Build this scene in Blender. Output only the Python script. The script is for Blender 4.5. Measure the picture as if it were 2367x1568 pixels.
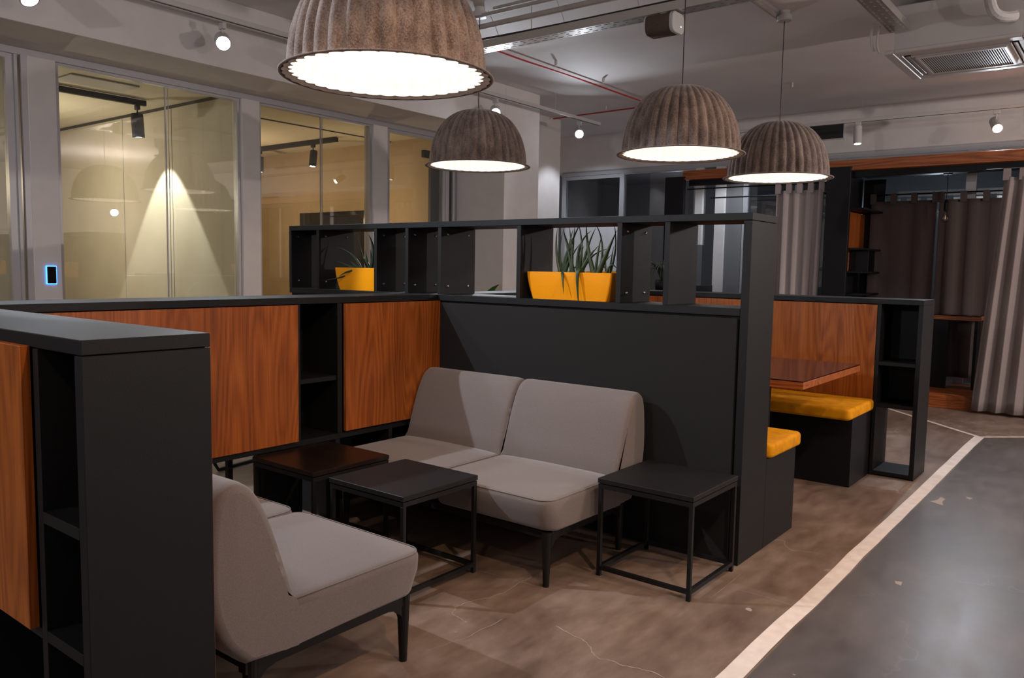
import bpy, bmesh, math, random
from mathutils import Vector, Matrix
random.seed(7)
R = math.radians
for o in list(bpy.data.objects): bpy.data.objects.remove(o)
sc = bpy.context.scene
C = sc.collection

# ------------------------------------------------------------------ camera
FPX = 1855.76; pit, rol, yaw = R(5.11155), R(0.9798), R(38.0396)
F = Vector((math.cos(yaw)*math.cos(pit), math.sin(yaw)*math.cos(pit), -math.sin(pit)))
R0 = Vector((math.sin(yaw), -math.cos(yaw), 0)); U0 = R0.cross(F)
RT = R0*math.cos(rol)+U0*math.sin(rol); UP = -R0*math.sin(rol)+U0*math.cos(rol)
cam = bpy.data.cameras.new('camera'); cam.sensor_width = 36; cam.lens = FPX/2367*36
cam.clip_start = .05
co = bpy.data.objects.new('camera', cam); C.objects.link(co)
m = Matrix((RT, UP, -F)).transposed().to_4x4(); m.translation = Vector((0, 0, 1.4)); co.matrix_world = m
sc.camera = co

# ------------------------------------------------------------------ world, view
w = bpy.data.worlds.new('world'); sc.world = w; w.use_nodes = True
w.node_tree.nodes['Background'].inputs[0].default_value = (.05, .06, .09, 1)
w.node_tree.nodes['Background'].inputs[1].default_value = .3
vs = sc.view_settings; vs.view_transform = 'Standard'; vs.look = 'None'; vs.exposure = 0.45; vs.gamma = 1
vs.use_curve_mapping = False

# ------------------------------------------------------------------ lights
COOL = (.83, .9, 1.0); NEUT = (1.0, .9, .84); WARM = (1.0, .66, .42); AMB = (1.0, .72, .42)
def spot(loc, tgt, power, col, angle=70, blend=.25, rad=.035, spec=1.0):
    l = bpy.data.lights.new('spot_light', 'SPOT'); l.energy = power; l.color = col
    l.spot_size = R(angle); l.spot_blend = blend; l.shadow_soft_size = rad; l.specular_factor = spec
    o = bpy.data.objects.new('spot_light', l); C.objects.link(o); o.location = loc
    o.rotation_euler = (Vector(tgt)-Vector(loc)).to_track_quat('-Z', 'Y').to_euler(); return o
def area(loc, tgt, power, col, sx, sy):
    l = bpy.data.lights.new('area_light', 'AREA'); l.energy = power; l.color = col
    l.shape = 'RECTANGLE'; l.size = sx; l.size_y = sy
    o = bpy.data.objects.new('area_light', l); C.objects.link(o); o.location = loc
    o.rotation_euler = (Vector(tgt)-Vector(loc)).to_track_quat('-Z', 'Y').to_euler(); return o
def point(loc, power, col, rad=.05):
    l = bpy.data.lights.new('point_light', 'POINT'); l.energy = power; l.color = col; l.shadow_soft_size = rad
    o = bpy.data.objects.new('point_light', l); C.objects.link(o); o.location = loc; return o
# key: cool track spot beyond the left edge of the frame, over the low shelf
spot((.9, 4.75, 3.15), (3.1, 2.3, .5), 260, COOL, 62, .15, .03)
# warm track spots behind the camera, on the seating, the wood and the aisle
spot((1.2, -.3, 3.3), (2.5, 2.1, 0), 120, WARM, 62, .12, .04)
spot((2.7, .1, 3.3), (3.6, 1.5, 0), 60, (1.0, .78, .62), 60, .12, .04)
spot((4.4, -1.6, 3.2), (4.6, 2.2, .3), 110, WARM, 60, .3, .05)
spot((7.2, -1.8, 3.2), (7.0, 2.0, .3), 70, NEUT, 70, .5, .05)
spot((-.6, .4, 3.2), (2.2, 3.4, 1.0), 45, WARM, 50, .6, .05)
# added unseen fill points behind and beside the camera, lifting ceiling and walls
PINK = (1.0, .86, .80)
for p_, e_ in (((-2.2, -3.0, 2.6), 25), ((3.8, -3.4, 2.5), 95), ((7.4, -2.6, 2.3), 210)): point(p_, e_, PINK, .06)
point((-3.2, 3.0, 2.7), 130, (.93, .95, 1.0), .06)

# ------------------------------------------------------------------ materials
def new_mat(name):
    mt = bpy.data.materials.new(name); mt.use_nodes = True
    nt = mt.node_tree; return mt, nt, nt.nodes['Principled BSDF']
def nd(nt, t, **k):
    n = nt.nodes.new(t)
    for a, b in k.items():
        if a in n.inputs: n.inputs[a].default_value = b
        else: setattr(n, a, b)
    return n
def coords(nt, scale=(1, 1, 1)):
    tc = nd(nt, 'ShaderNodeTexCoord'); mp = nd(nt, 'ShaderNodeMapping'); mp.inputs['Scale'].default_value = scale
    nt.links.new(tc.outputs['Object'], mp.inputs['Vector']); return mp.outputs['Vector']
def ramp(nt, fac, stops):
    r = nd(nt, 'ShaderNodeValToRGB'); e = r.color_ramp.elements
    while len(e) < len(stops): e.new(.5)
    for i, (p, c) in enumerate(stops): e[i].position = p; e[i].color = (*c, 1)
    nt.links.new(fac, r.inputs[0]); return r.outputs[0]
def noisy(name, c1, c2, scale=40, rough=.6, bump=.1, spec=.5, detail=4, stretch=(1, 1, 1), sheen=0, metal=0, bdist=.002):
    mt, nt, b = new_mat(name)
    v = coords(nt, stretch)
    n = nd(nt, 'ShaderNodeTexNoise', Scale=scale, Detail=detail); nt.links.new(v, n.inputs['Vector'])
    nt.links.new(ramp(nt, n.outputs['Fac'], [(.3, c1), (.7, c2)]), b.inputs['Base Color'])
    b.inputs['Roughness'].default_value = rough; b.inputs['Specular IOR Level'].default_value = spec
    b.inputs['Metallic'].default_value = metal
    if sheen: b.inputs['Sheen Weight'].default_value = sheen
    if bump:
        bp = nd(nt, 'ShaderNodeBump', Strength=bump, Distance=bdist)
        nt.links.new(n.outputs['Fac'], bp.inputs['Height']); nt.links.new(bp.outputs[0], b.inputs['Normal'])
    return mt
def plain(name, c, rough=.5, metal=0, spec=.5, emit=None, es=0):
    mt, nt, b = new_mat(name)
    b.inputs['Base Color'].default_value = (*c, 1); b.inputs['Roughness'].default_value = rough
    b.inputs['Metallic'].default_value = metal; b.inputs['Specular IOR Level'].default_value = spec
    if emit: b.inputs['Emission Color'].default_value = (*emit, 1); b.inputs['Emission Strength'].default_value = es
    return mt
def wood(name, dark, mid, light, axis='z', rough=.38, off=0.0):
    mt, nt, b = new_mat(name)
    L = nt.links.new
    if axis == 'z': s1, s2, s3 = (4.2, 4.2, .5), (13, 13, .35), (150, 150, 4)
    else: s1, s2, s3 = (4.2, .5, 4.2), (13, .35, 13), (150, 4, 150)
    tc = nd(nt, 'ShaderNodeTexCoord'); gm = nd(nt, 'ShaderNodeObjectInfo')
    def mapped(sv):
        mp = nd(nt, 'ShaderNodeMapping'); mp.inputs['Scale'].default_value = sv
        mp.inputs['Location'].default_value = (off, off*1.7, off*.4)
        L(tc.outputs['Object'], mp.inputs['Vector']); return mp.outputs['Vector']
    n1 = nd(nt, 'ShaderNodeTexNoise', Scale=1.0, Detail=1.0); L(mapped(s1), n1.inputs['Vector'])
    mu = nd(nt, 'ShaderNodeMath', operation='MULTIPLY'); mu.inputs[1].default_value = 120; L(n1.outputs['Fac'], mu.inputs[0])
    si = nd(nt, 'ShaderNodeMath', operation='SINE'); L(mu.outputs[0], si.inputs[0])
    m01 = nd(nt, 'ShaderNodeMath', operation='MULTIPLY_ADD'); m01.inputs[1].default_value = .5; m01.inputs[2].default_value = .5
    L(si.outputs[0], m01.inputs[0])
    n2 = nd(nt, 'ShaderNodeTexNoise', Scale=1.0, Detail=3.0); L(mapped(s2), n2.inputs['Vector'])
    n3 = nd(nt, 'ShaderNodeTexNoise', Scale=1.0, Detail=3.0); L(mapped(s3), n3.inputs['Vector'])
    a = nd(nt, 'ShaderNodeMath', operation='MULTIPLY'); a.inputs[1].default_value = .20; L(m01.outputs[0], a.inputs[0])
    c = nd(nt, 'ShaderNodeMath', operation='MULTIPLY_ADD'); c.inputs[1].default_value = .46; L(n2.outputs['Fac'], c.inputs[0]); L(a.outputs[0], c.inputs[2])
    d = nd(nt, 'ShaderNodeMath', operation='MULTIPLY_ADD'); d.inputs[1].default_value = .56; L(n3.outputs['Fac'], d.inputs[0]); L(c.outputs[0], d.inputs[2])
    L(ramp(nt, d.outputs[0], [(.36, dark), (.60, mid), (.86, light)]), b.inputs['Base Color'])
    b.inputs['Roughness'].default_value = rough; b.inputs['Specular IOR Level'].default_value = .35
    bp = nd(nt, 'ShaderNodeBump', Strength=.12, Distance=.001); L(n3.outputs['Fac'], bp.inputs['Height']); L(bp.outputs[0], b.inputs['Normal'])
    return mt
def glass(name, tint=(1, 1, 1), ior=1.65, rough=0.0, spec=1.0):
    mt = bpy.data.materials.new(name); mt.use_nodes = True; nt = mt.node_tree; nt.nodes.clear()
    out = nd(nt, 'ShaderNodeOutputMaterial'); mx = nd(nt, 'ShaderNodeMixShader')
    lw = nd(nt, 'ShaderNodeLayerWeight', Blend=.5); pw = nd(nt, 'ShaderNodeMath', operation='POWER'); pw.inputs[1].default_value = 4.2
    nt.links.new(lw.outputs['Facing'], pw.inputs[0]); r0 = ((ior-1)/(ior+1))**2
    fr = nd(nt, 'ShaderNodeMath', operation='MULTIPLY_ADD'); fr.inputs[1].default_value = 1-r0; fr.inputs[2].default_value = r0
    nt.links.new(pw.outputs[0], fr.inputs[0])
    tr = nd(nt, 'ShaderNodeBsdfTransparent'); tr.inputs[0].default_value = (*tint, 1)
    gl = nd(nt, 'ShaderNodeBsdfGlossy'); gl.inputs['Roughness'].default_value = rough; gl.inputs[0].default_value = (spec, spec, spec, 1)
    nt.links.new(fr.outputs[0], mx.inputs[0]); nt.links.new(tr.outputs[0], mx.inputs[1]); nt.links.new(gl.outputs[0], mx.inputs[2])
    nt.links.new(mx.outputs[0], out.inputs[0]); return mt

M = {}
M['dark'] = noisy('dark_laminate', (.0055, .006, .007), (.010, .0105, .012), 260, .5, .4, .24, bdist=.0006)
M['darkin'] = M['dark']
M['felt_panel'] = noisy('dark_felt_panel', (.007, .0066, .0066), (.0125, .0118, .0118), 420, .8, .3, .3, bdist=.0008)
M['wood'] = wood('teak_veneer', (.15, .036, .006), (.27, .070, .011), (.37, .108, .018))
M['wood2'] = wood('teak_veneer_b', (.15, .036, .006), (.27, .070, .011), (.37, .108, .018), off=3.3)
M['woodh'] = wood('teak_rail', (.13, .032, .008), (.30, .085, .022), (.42, .14, .04), axis='y')
M['darkwood'] = wood('dark_stained_wood', (.006, .003, .002), (.011, .0055, .004), (.018, .009, .006), axis='y', rough=.36)
M['sofa'] = noisy('grey_wool', (.132, .113, .110), (.185, .161, .157), 420, .9, .35, .2, sheen=.25, bdist=.0012)
M['orange'] = noisy('orange_plastic', (.86, .31, .0), (.96, .365, .0), 300, .42, .15, .4, bdist=.0004)
M['velvet'] = noisy('ochre_velvet', (.50, .20, .002), (.70, .30, .004), 18, .8, .12, .15)
M['black'] = plain('black_steel', (.006, .006, .0065), .5, spec=.3)
M['pipe'] = noisy('cream_pipe_paint', (.36, .32, .29), (.44, .40, .36), 6, .6, .05, .3)
M['legwood'] = plain('black_lacquered_wood', (.006, .0055, .0055), .45, spec=.3)
M['tabledark'] = noisy('dark_stone_top', (.008, .0075, .0078), (.015, .014, .0145), 90, .5, .2, .22, bdist=.0006)
M['wall'] = noisy('white_paint', (.66, .63, .62), (.71, .68, .67), 6, .75, .05, .2)
M['ceil'] = noisy('concrete_ceiling_paint', (.70, .67, .665), (.77, .74, .735), 1.4, .8, .1, .2, detail=8)
M['frame'] = plain('grey_aluminium', (.42, .42, .44), .4, .3)
M['frame_dark'] = plain('shadow_gap_rubber', (.03, .03, .032), .6)
M['white'] = plain('white_enamel', (.52, .51, .5), .45)
M['steel'] = plain('galvanised_steel', (.60, .57, .54), .32, .75)
M['silver'] = plain('silver', (.8, .8, .8), .25, 1)
M['acgrey'] = plain('white_plastic', (.50, .47, .45), .42)
M['red'] = plain('red_cable', (.45, .02, .02), .5)
M['cord'] = plain('black_cord', (.02, .018, .018), .6)
M['beige'] = noisy('beige_paint', (.52, .47, .39), (.57, .52, .43), 3, .75, .03, .2)
M['beigedark'] = noisy('warm_brown_paint', (.40, .30, .19), (.45, .34, .22), 3, .75, .03, .2)
M['beigeceil'] = noisy('cream_ceiling', (.58, .53, .42), (.62, .56, .45), 2, .8, .03, .2)
M['curtain'] = noisy('mauve_grey_linen', (.22, .182, .175), (.285, .24, .23), 300, .9, .25, .15, sheen=.2, bdist=.001)
M['curtain_pale'] = noisy('pale_grey_linen', (.42, .37, .37), (.50, .45, .45), 300, .9, .25, .15, bdist=.001)
M['curtain_dark'] = noisy('brown_linen', (.085, .066, .062), (.125, .10, .093), 300, .9, .25, .15, bdist=.001)
M['lamp_in'] = noisy('white_felt', (.80, .76, .72), (.88, .85, .81), 120, .9, .2, .1)
M['bulb'] = plain('lit_bulb', (1, 1, 1), .5, emit=(1, .93, .85), es=30)
M['lens'] = plain('lit_lens', (1, 1, 1), .5, emit=(.86, .93, 1), es=60)
M['lens_dim'] = plain('lit_lens_dim', (1, 1, 1), .5, emit=(.9, .95, 1), es=6)
M['lens_warm'] = plain('lit_lens_warm', (1, 1, 1), .5, emit=(1, .75, .5), es=30)
M['blue'] = plain('blue_led', (0, .1, .4), .5, emit=(.06, .3, 1), es=2.2)
M['filament'] = plain('filament', (.6, .3, .1), .5, emit=(1, .5, .2), es=.5)
M['screen'] = plain('screen_off', (.006, .006, .008), .15)
M['glass'] = glass('clear_glass', (.95, .97, .94), 1.62)
M['glassdark'] = glass('smoked_glass', (.55, .56, .58), 1.7)
M['bulbglass'] = glass('bulb_glass', (.8, .8, .8), 1.9)
M['tableglass'] = plain('black_glass_top', (.035, .008, .006), .06)
M['frost'] = noisy('white_gloss_panel', (.72, .73, .75), (.76, .77, .79), 4, .33, 0, .8)
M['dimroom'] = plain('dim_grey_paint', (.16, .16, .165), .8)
M['soil'] = noisy('soil', (.02, .014, .01), (.06, .04, .03), 60, .95, .5, .1)
M['aloe'] = noisy('aloe_leaf', (.012, .028, .010), (.035, .065, .02), 30, .4, .1, .5)
M['leaf'] = noisy('green_leaf', (.03, .11, .015), (.07, .20, .03), 20, .45, .1, .5)
M['palmleaf'] = noisy('dark_palm_leaf', (.02, .035, .02), (.04, .06, .035), 20, .45, .1, .5)
M['felt'] = None
def felt():
    mt, nt, b = new_mat('grey_brown_felt'); L = nt.links.new
    n = nd(nt, 'ShaderNodeTexNoise', Scale=14, Detail=5, Roughness=.7); L(coords(nt, (1, 1, .45)), n.inputs['Vector'])
    f = nd(nt, 'ShaderNodeTexNoise', Scale=170, Detail=3); L(coords(nt), f.inputs['Vector'])
    mx = nd(nt, 'ShaderNodeMath', operation='MULTIPLY_ADD'); mx.inputs[1].default_value = .45; L(f.outputs['Fac'], mx.inputs[0])
    a = nd(nt, 'ShaderNodeMath', operation='MULTIPLY'); a.inputs[1].default_value = .6; L(n.outputs['Fac'], a.inputs[0]); L(a.outputs[0], mx.inputs[2])
    L(ramp(nt, mx.outputs[0], [(.38, (.09, .064, .054)), (.50, (.19, .142, .122)), (.62, (.31, .24, .205))]), b.inputs['Base Color'])
    b.inputs['Roughness'].default_value = .95; b.inputs['Sheen Weight'].default_value = .35; b.inputs['Specular IOR Level'].default_value = .15
    bp = nd(nt, 'ShaderNodeBump', Strength=.35, Distance=.002); L(f.outputs['Fac'], bp.inputs['Height']); L(bp.outputs[0], b.inputs['Normal'])
    return mt
M['felt'] = felt()
def concrete(name, c1, c2, c3, rough, crack=(.42, .38, .34)):
    mt, nt, b = new_mat(name); L = nt.links.new
    n1 = nd(nt, 'ShaderNodeTexNoise', Scale=1.1, Detail=7, Roughness=.62, Distortion=.6); L(coords(nt, (.9, 1.3, 1)), n1.inputs['Vector'])
    n2 = nd(nt, 'ShaderNodeTexNoise', Scale=9, Detail=6, Roughness=.6); L(coords(nt, (.5, 1.3, 1)), n2.inputs['Vector'])
    a = nd(nt, 'ShaderNodeMath', operation='MULTIPLY'); a.inputs[1].default_value = .4; L(n2.outputs['Fac'], a.inputs[0])
    s = nd(nt, 'ShaderNodeMath', operation='MULTIPLY_ADD'); s.inputs[1].default_value = .6; L(n1.outputs['Fac'], s.inputs[0]); L(a.outputs[0], s.inputs[2])
    base = ramp(nt, s.outputs[0], [(.36, c1), (.5, c2), (.64, c3)])
    # hairline cracks
    nz = nd(nt, 'ShaderNodeTexNoise', Scale=3.5, Detail=3); L(coords(nt), nz.inputs['Vector'])
    vm = nd(nt, 'ShaderNodeVectorMath', operation='MULTIPLY_ADD'); L(nz.outputs['Color'], vm.inputs[0])
    vm.inputs[1].default_value = (.5, .5, 0); tc = coords(nt, (.52, .52, .52)); L(tc, vm.inputs[2])
    vo = nd(nt, 'ShaderNodeTexVoronoi', feature='DISTANCE_TO_EDGE', Scale=1.0); L(vm.outputs[0], vo.inputs['Vector'])
    cf = ramp(nt, vo.outputs['Distance'], [(.0015, (1, 1, 1)), (.0042, (0, 0, 0))])
    nm = nd(nt, 'ShaderNodeTexNoise', Scale=1.7, Detail=2); L(coords(nt), nm.inputs['Vector'])
    mk = ramp(nt, nm.outputs['Fac'], [(.42, (0, 0, 0)), (.52, (.75, .75, .75))])
    mm = nd(nt, 'ShaderNodeMath', operation='MULTIPLY'); L(cf, mm.inputs[0]); L(mk, mm.inputs[1])
    mix = nd(nt, 'ShaderNodeMix', data_type='RGBA'); L(mm.outputs[0], mix.inputs[0]); L(base, mix.inputs[6]); mix.inputs[7].default_value = (*crack, 1)
    # paint chips
    nc = nd(nt, 'ShaderNodeTexNoise', Scale=5.2, Detail=3); L(coords(nt), nc.inputs['Vector'])
    cc = ramp(nt, nc.outputs['Fac'], [(.755, (0, 0, 0)), (.762, (1, 1, 1))])
    mix2 = nd(nt, 'ShaderNodeMix', data_type='RGBA'); L(cc, mix2.inputs[0]); L(mix.outputs[2], mix2.inputs[6]); mix2.inputs[7].default_value = (.36, .33, .31, 1)
    L(mix2.outputs[2], b.inputs['Base Color'])
    rr = nd(nt, 'ShaderNodeMapRange'); rr.inputs['To Min'].default_value = rough-.08; rr.inputs['To Max'].default_value = rough+.12; L(n2.outputs['Fac'], rr.inputs['Value'])
    L(rr.outputs[0], b.inputs['Roughness']); b.inputs['Specular IOR Level'].default_value = .45
    bp = nd(nt, 'ShaderNodeBump', Strength=.12, Distance=.003); L(n2.outputs['Fac'], bp.inputs['Height']); L(bp.outputs[0], b.inputs['Normal'])
    return mt
M['floor'] = concrete('stained_concrete', (.105, .068, .050), (.185, .130, .10), (.28, .21, .172), .42)
M['coat'] = concrete('dark_grey_floor_coating', (.060, .050, .047), (.088, .075, .071), (.125, .108, .102), .36, (.13, .12, .115))
M['crack'] = plain('pale_crack_filler', (.36, .30, .26), .7)
M['crack2'] = plain('grey_crack_filler', (.17, .155, .15), .7)
M['paint'] = noisy('white_line_paint', (.66, .58, .53), (.80, .72, .66), 14, .5, .05, .4)

# ------------------------------------------------------------------ mesh helpers
def link(name, me, mat, parent=None, loc=(0, 0, 0), rot=None, smooth=False, kind=None, label=None):
    o = bpy.data.objects.new(name, me); C.objects.link(o)
    if mat is not None and not me.materials: me.materials.append(M[mat] if isinstance(mat, str) else mat)
    o.location = loc
    if rot: o.rotation_euler = rot
    if parent: o.parent = parent
    if smooth:
        for p in me.polygons: p.use_smooth = not (smooth == 'caps' and abs(p.normal.y) > .995)
    if kind: o['kind'] = kind
    if label: o['label'] = label
    return o
def thing(name, label, cat, loc=(0, 0, 0), rz=0, group=None):
    o = bpy.data.objects.new(name, None); C.objects.link(o); o.empty_display_size = .1
    o.location = loc; o.rotation_euler = (0, 0, rz); o['label'] = label; o['category'] = cat
    if group: o['group'] = group
    return o
def tag(o, label, cat, group=None):
    o['label'] = label; o['category'] = cat
    if group: o['group'] = group
    return o
def struct(o): o['kind'] = 'structure'; return o
def bm_box(bm, x0, x1, y0, y1, z0, z1, bev=0, seg=1):
    r = bmesh.ops.create_cube(bm, size=1)
    vsx = r['verts']
    for v in vsx:
        v.co = Vector(((x0+x1)/2+v.co.x*(x1-x0), (y0+y1)/2+v.co.y*(y1-y0), (z0+z1)/2+v.co.z*(z1-z0)))
    if bev:
        es = list({e for v in vsx for e in v.link_edges})
        bmesh.ops.bevel(bm, geom=es, offset=bev, segments=seg, affect='EDGES', profile=.5)
def mesh(bm, name='mesh'):
    me = bpy.data.meshes.new(name); bmesh.ops.recalc_face_normals(bm, faces=bm.faces); bm.to_mesh(me); bm.free(); return me
def box(*b, bev=0.0015, seg=1):
    bm = bmesh.new(); bm_box(bm, *b, bev=bev, seg=seg); return mesh(bm)
def boxes(bl, bev=0):
    bm = bmesh.new()
    for b in bl: bm_box(bm, *b, bev=bev)
    return mesh(bm)
def bm_tube(bm, pts, rad, seg=10, caps=True):
    pts = [Vector(p) for p in pts]; n = len(pts)
    rads = rad if isinstance(rad, (list, tuple)) else [rad]*n
    rings = []; prev = None
    for i, p in enumerate(pts):
        d = (pts[min(i+1, n-1)]-pts[max(i-1, 0)]).normalized()
        if prev is None:
            a = Vector((0, 0, 1)) if abs(d.z) < .9 else Vector((1, 0, 0)); u = d.cross(a).normalized()
        else: u = (prev-d*prev.dot(d)).normalized()
        prev = u; v = d.cross(u)
        rings.append([bm.verts.new(p+(u*math.cos(2*math.pi*k/seg)+v*math.sin(2*math.pi*k/seg))*rads[i]) for k in range(seg)])
    for a, b in zip(rings, rings[1:]):
        for k in range(seg): bm.faces.new((a[k], a[(k+1) % seg], b[(k+1) % seg], b[k]))
    if caps: bm.faces.new(rings[0][::-1]); bm.faces.new(rings[-1])
def tube(pts, rad, seg=10):
    bm = bmesh.new(); bm_tube(bm, pts, rad, seg); return mesh(bm)
def rrect(hx, hy, r, n=6):
    out = []
    for cx, cy, a0 in ((hx-r, hy-r, 0), (-hx+r, hy-r, 90), (-hx+r, -hy+r, 180), (hx-r, -hy+r, 270)):
        for k in range(n+1):
            a = R(a0+90*k/n); out.append((cx+r*math.cos(a), cy+r*math.sin(a)))
    return out
def slab(hx, hy, z0, z1, rc, re, n=5, dome=0, under=None, corner=None):
    """rounded slab: rc plan corner radius, re edge rounding"""
    bm = bmesh.new(); rings = []
    prof = [(re*(1-math.cos(R(90*k/n)))if 0 else re-re*math.sin(R(90*k/n)), z0+re-re*math.cos(R(90*k/n))) for k in range(n+1)]
    prof += [(re-re*math.cos(R(90*k/n)), z1-re+re*math.sin(R(90*k/n))) for k in range(n+1)]
    for ins, z in prof:
        rings.append([bm.verts.new((x, y, z)) for x, y in rrect(hx-ins, hy-ins, max(rc-ins, .002))])
    if dome:
        for f, dz in ((.75, .6), (.4, .92), (.05, 1)):
            rings.append([bm.verts.new((x, y, z1+dome*dz)) for x, y in rrect((hx-re)*f, (hy-re)*f, max((rc-re), .01)*f)])
    k = len(rings[0])
    for a, b in zip(rings, rings[1:]):
        for i in range(k): bm.faces.new((a[i], a[(i+1) % k], b[(i+1) % k], b[i]))
    bm.faces.new(rings[0][::-1]); bm.faces.new(rings[-1])
    return mesh(bm)
def lathe(prof, seg=24, cap=True):
    bm = bmesh.new(); rings = []
    for r, z in prof:
        rings.append([bm.verts.new((r*math.cos(2*math.pi*k/seg), r*math.sin(2*math.pi*k/seg), z)) for k in range(seg)])
    for a, b in zip(rings, rings[1:]):
        for k in range(seg): bm.faces.new((a[k], a[(k+1) % seg], b[(k+1) % seg], b[k]))
    if cap and prof[0][0] > 1e-4: bm.faces.new(rings[0][::-1])
    if cap and prof[-1][0] > 1e-4: bm.faces.new(rings[-1])
    bmesh.ops.remove_doubles(bm, verts=bm.verts, dist=1e-5)
    return mesh(bm)
def bez(pts, n=12):
    P = [Vector(p) for p in pts]; out = []
    for i in range(n+1):
        t = i/n; q = P[:]
        while len(q) > 1: q = [a.lerp(b, t) for a, b in zip(q, q[1:])]
        out.append(q[0])
    return out

# ------------------------------------------------------------------ key dimensions
H1 = 1.226; H2 = 1.669; XD, XD2 = 3.595, 3.913; YE = 1.427; YS, YS2 = 3.394, 3.712
X0, X02 = .786, 1.094; YU = 1.80; X3, X32 = 5.883, 6.232; Y3 = 1.135
YG = 6.364; ZC = 3.40; XW = 10.4; YB = 5.67; ZB = 2.885

# ------------------------------------------------------------------ setting
fl = struct(link('floor', box(-6, 14, -6, 12, -.1, 0, bev=0), 'floor'))
bm = bmesh.new()
poly = [(-6, -6), (9.3, -6), (9.3, -.55), (7.895, .985), (-6, .985)]
bm.faces.new([bm.verts.new((x, y, .0015)) for x, y in poly]); 
link('coated_aisle', mesh(bm), 'coat', fl, label='dark grey polished floor coating')
def strip(pts, wd, z=.0025, wob=.004):
    bm = bmesh.new(); L_ = []; rr = random.Random(3)
    P = []
    for (x0, y0), (x1, y1) in zip(pts, pts[1:]):
        k = max(1, int(math.hypot(x1-x0, y1-y0)/.25))
        for i in range(k): P.append((x0+(x1-x0)*i/k, y0+(y1-y0)*i/k))
    P.append(pts[-1])
    for i, (x, y) in enumerate(P):
        a, b = P[max(i-1, 0)], P[min(i+1, len(P)-1)]; d = Vector((b[0]-a[0], b[1]-a[1])).normalized()
        o = rr.uniform(-wob, wob)
        L_.append((bm.verts.new((x-d.y*(wd/2)+o*-d.y, y+d.x*(wd/2)+o*d.x, z)), bm.verts.new((x+d.y*(wd/2)+o*-d.y, y-d.x*(wd/2)+o*d.x, z))))
    for a, b in zip(L_, L_[1:]): bm.faces.new((a[0], b[0], b[1], a[1]))
    return mesh(bm)
link('painted_line', strip([(-6, 1.03), (7.93, 1.03)], .075), 'paint', fl)
link('painted_line', strip([(7.9, 1.02), (8.9, 1.98), (9.2, 2.27)], .045, .003), 'paint', fl)
link('painted_line', strip([(7.9, 1.03), (9.3, -.48)], .045, .0035), 'paint', fl)

def crack(pts, wd, z, mat='crack', seed=1, jit=.012):
    rr = random.Random(seed); P = [Vector((x, y)) for x, y in pts]
    for _ in range(3):
        Q = [P[0]]
        for a, b in zip(P, P[1:]): Q += [(a+b)/2+Vector((rr.uniform(-1, 1), rr.uniform(-1, 1)))*jit, b]
        P = Q; jit *= .5
    bm = bmesh.new(); prev = None
    for i, p in enumerate(P):
        d = (P[min(i+1, len(P)-1)]-P[max(i-1, 0)]).normalized(); n = Vector((-d.y, d.x)); w_ = wd*rr.uniform(.35, 1)/2
        cur = (bm.verts.new((*(p+n*w_), z)), bm.verts.new((*(p-n*w_), z)))
        if prev: bm.faces.new((prev[0], cur[0], cur[1], prev[1]))
        prev = cur
    link('hairline_crack', mesh(bm), mat, fl)
crack([(2.847, 2.093), (2.626, 2.075), (2.493, 2.12), (2.385, 2.14), (2.328, 2.105), (2.306, 2.009)], .005, .001, seed=2)
crack([(2.421, 1.921), (2.235, 1.92), (2.035, 1.965)], .003, .001, seed=3)
crack([(2.51, 1.721), (2.483, 1.582), (2.435, 1.51), (2.392, 1.448), (2.404, 1.357), (2.43, 1.268), (2.414, 1.16)], .006, .001, seed=4)
crack([(2.75, 2.341), (2.765, 2.149), (2.783, 1.935)], .003, .001, seed=5, jit=.002)
crack([(3.327, 1.326), (3.326, 1.17), (3.318, 1.07)], .003, .001, seed=6, jit=.002)
crack([(3.151, 1.368), (3.509, 1.376)], .003, .001, seed=7, jit=.002)
crack([(5.246, .886), (5.332, .763), (5.463, .692), (5.432, .598), (5.416, .381), (5.5, .0)], .006, .002, seed=8, mat='crack2')
for c_ in ([(5.431, .945), (5.50, .915), (5.584, .912), (5.548, .881), (5.47, .885), (5.381, .864), (5.40, .90)], [(5.66, .78), (5.70, .79), (5.69, .75), (5.64, .76)], [(3.86, .79), (3.89, .80), (3.90, .77), (3.85, .765)]):
    bm = bmesh.new(); bm.faces.new([bm.verts.new((x, y, .0022)) for x, y in c_]); link('paint_chip', mesh(bm), 'crack', fl)

ceil_ = struct(link('ceiling', box(-6, 14, -6, YG+.1, ZC, ZC+.2, bev=0), 'ceil'))
struct(link('wall_behind', box(-6, 14, -6.1, -6, 0, ZC, bev=0), 'wall'))
struct(link('wall_near', box(-6.1, -6, -6, 12, 0, ZC, bev=0), 'wall'))
# left glass wall: bulkhead, header, mullions, panes
struct(link('trim_1', box(-6, 7.06, YB, YG+.06, ZB, ZC, bev=.003), 'wall'))
struct(link('trim_2', box(-6, 7.0, YG-.02, YG+.08, 2.835, ZB, bev=.002), 'frame'))
struct(link('wall_column', box(7.06, 7.70, YB, YG+.1, 0, ZC, bev=.003), 'wall'))
struct(link('wall_left', box(7.70, 9.13, YG, YG+.14, 0, ZC, bev=.003), 'wall'))
struct(link('wall_corner', box(9.13, XW, 7.25, 7.4, 0, ZC, bev=0), 'wall'))
struct(link('wall_return', box(9.03, 9.13, YG+.14, 7.25, 0, ZC, bev=0), 'wall'))
struct(link('ceiling_recess', box(9.13, XW+.1, YG+.1, 7.4, ZC, ZC+.2, bev=0), 'ceil'))
ml = [(2.46, 2.65), (4.19, 4.37), (5.73, 5.925)]
for i, (a, b) in enumerate(ml):
    struct(link('trim_%d' % (i+3), box(a, b, YG-.03, YG+.12, 0, 2.84, bev=.003), 'wall'))
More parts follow.
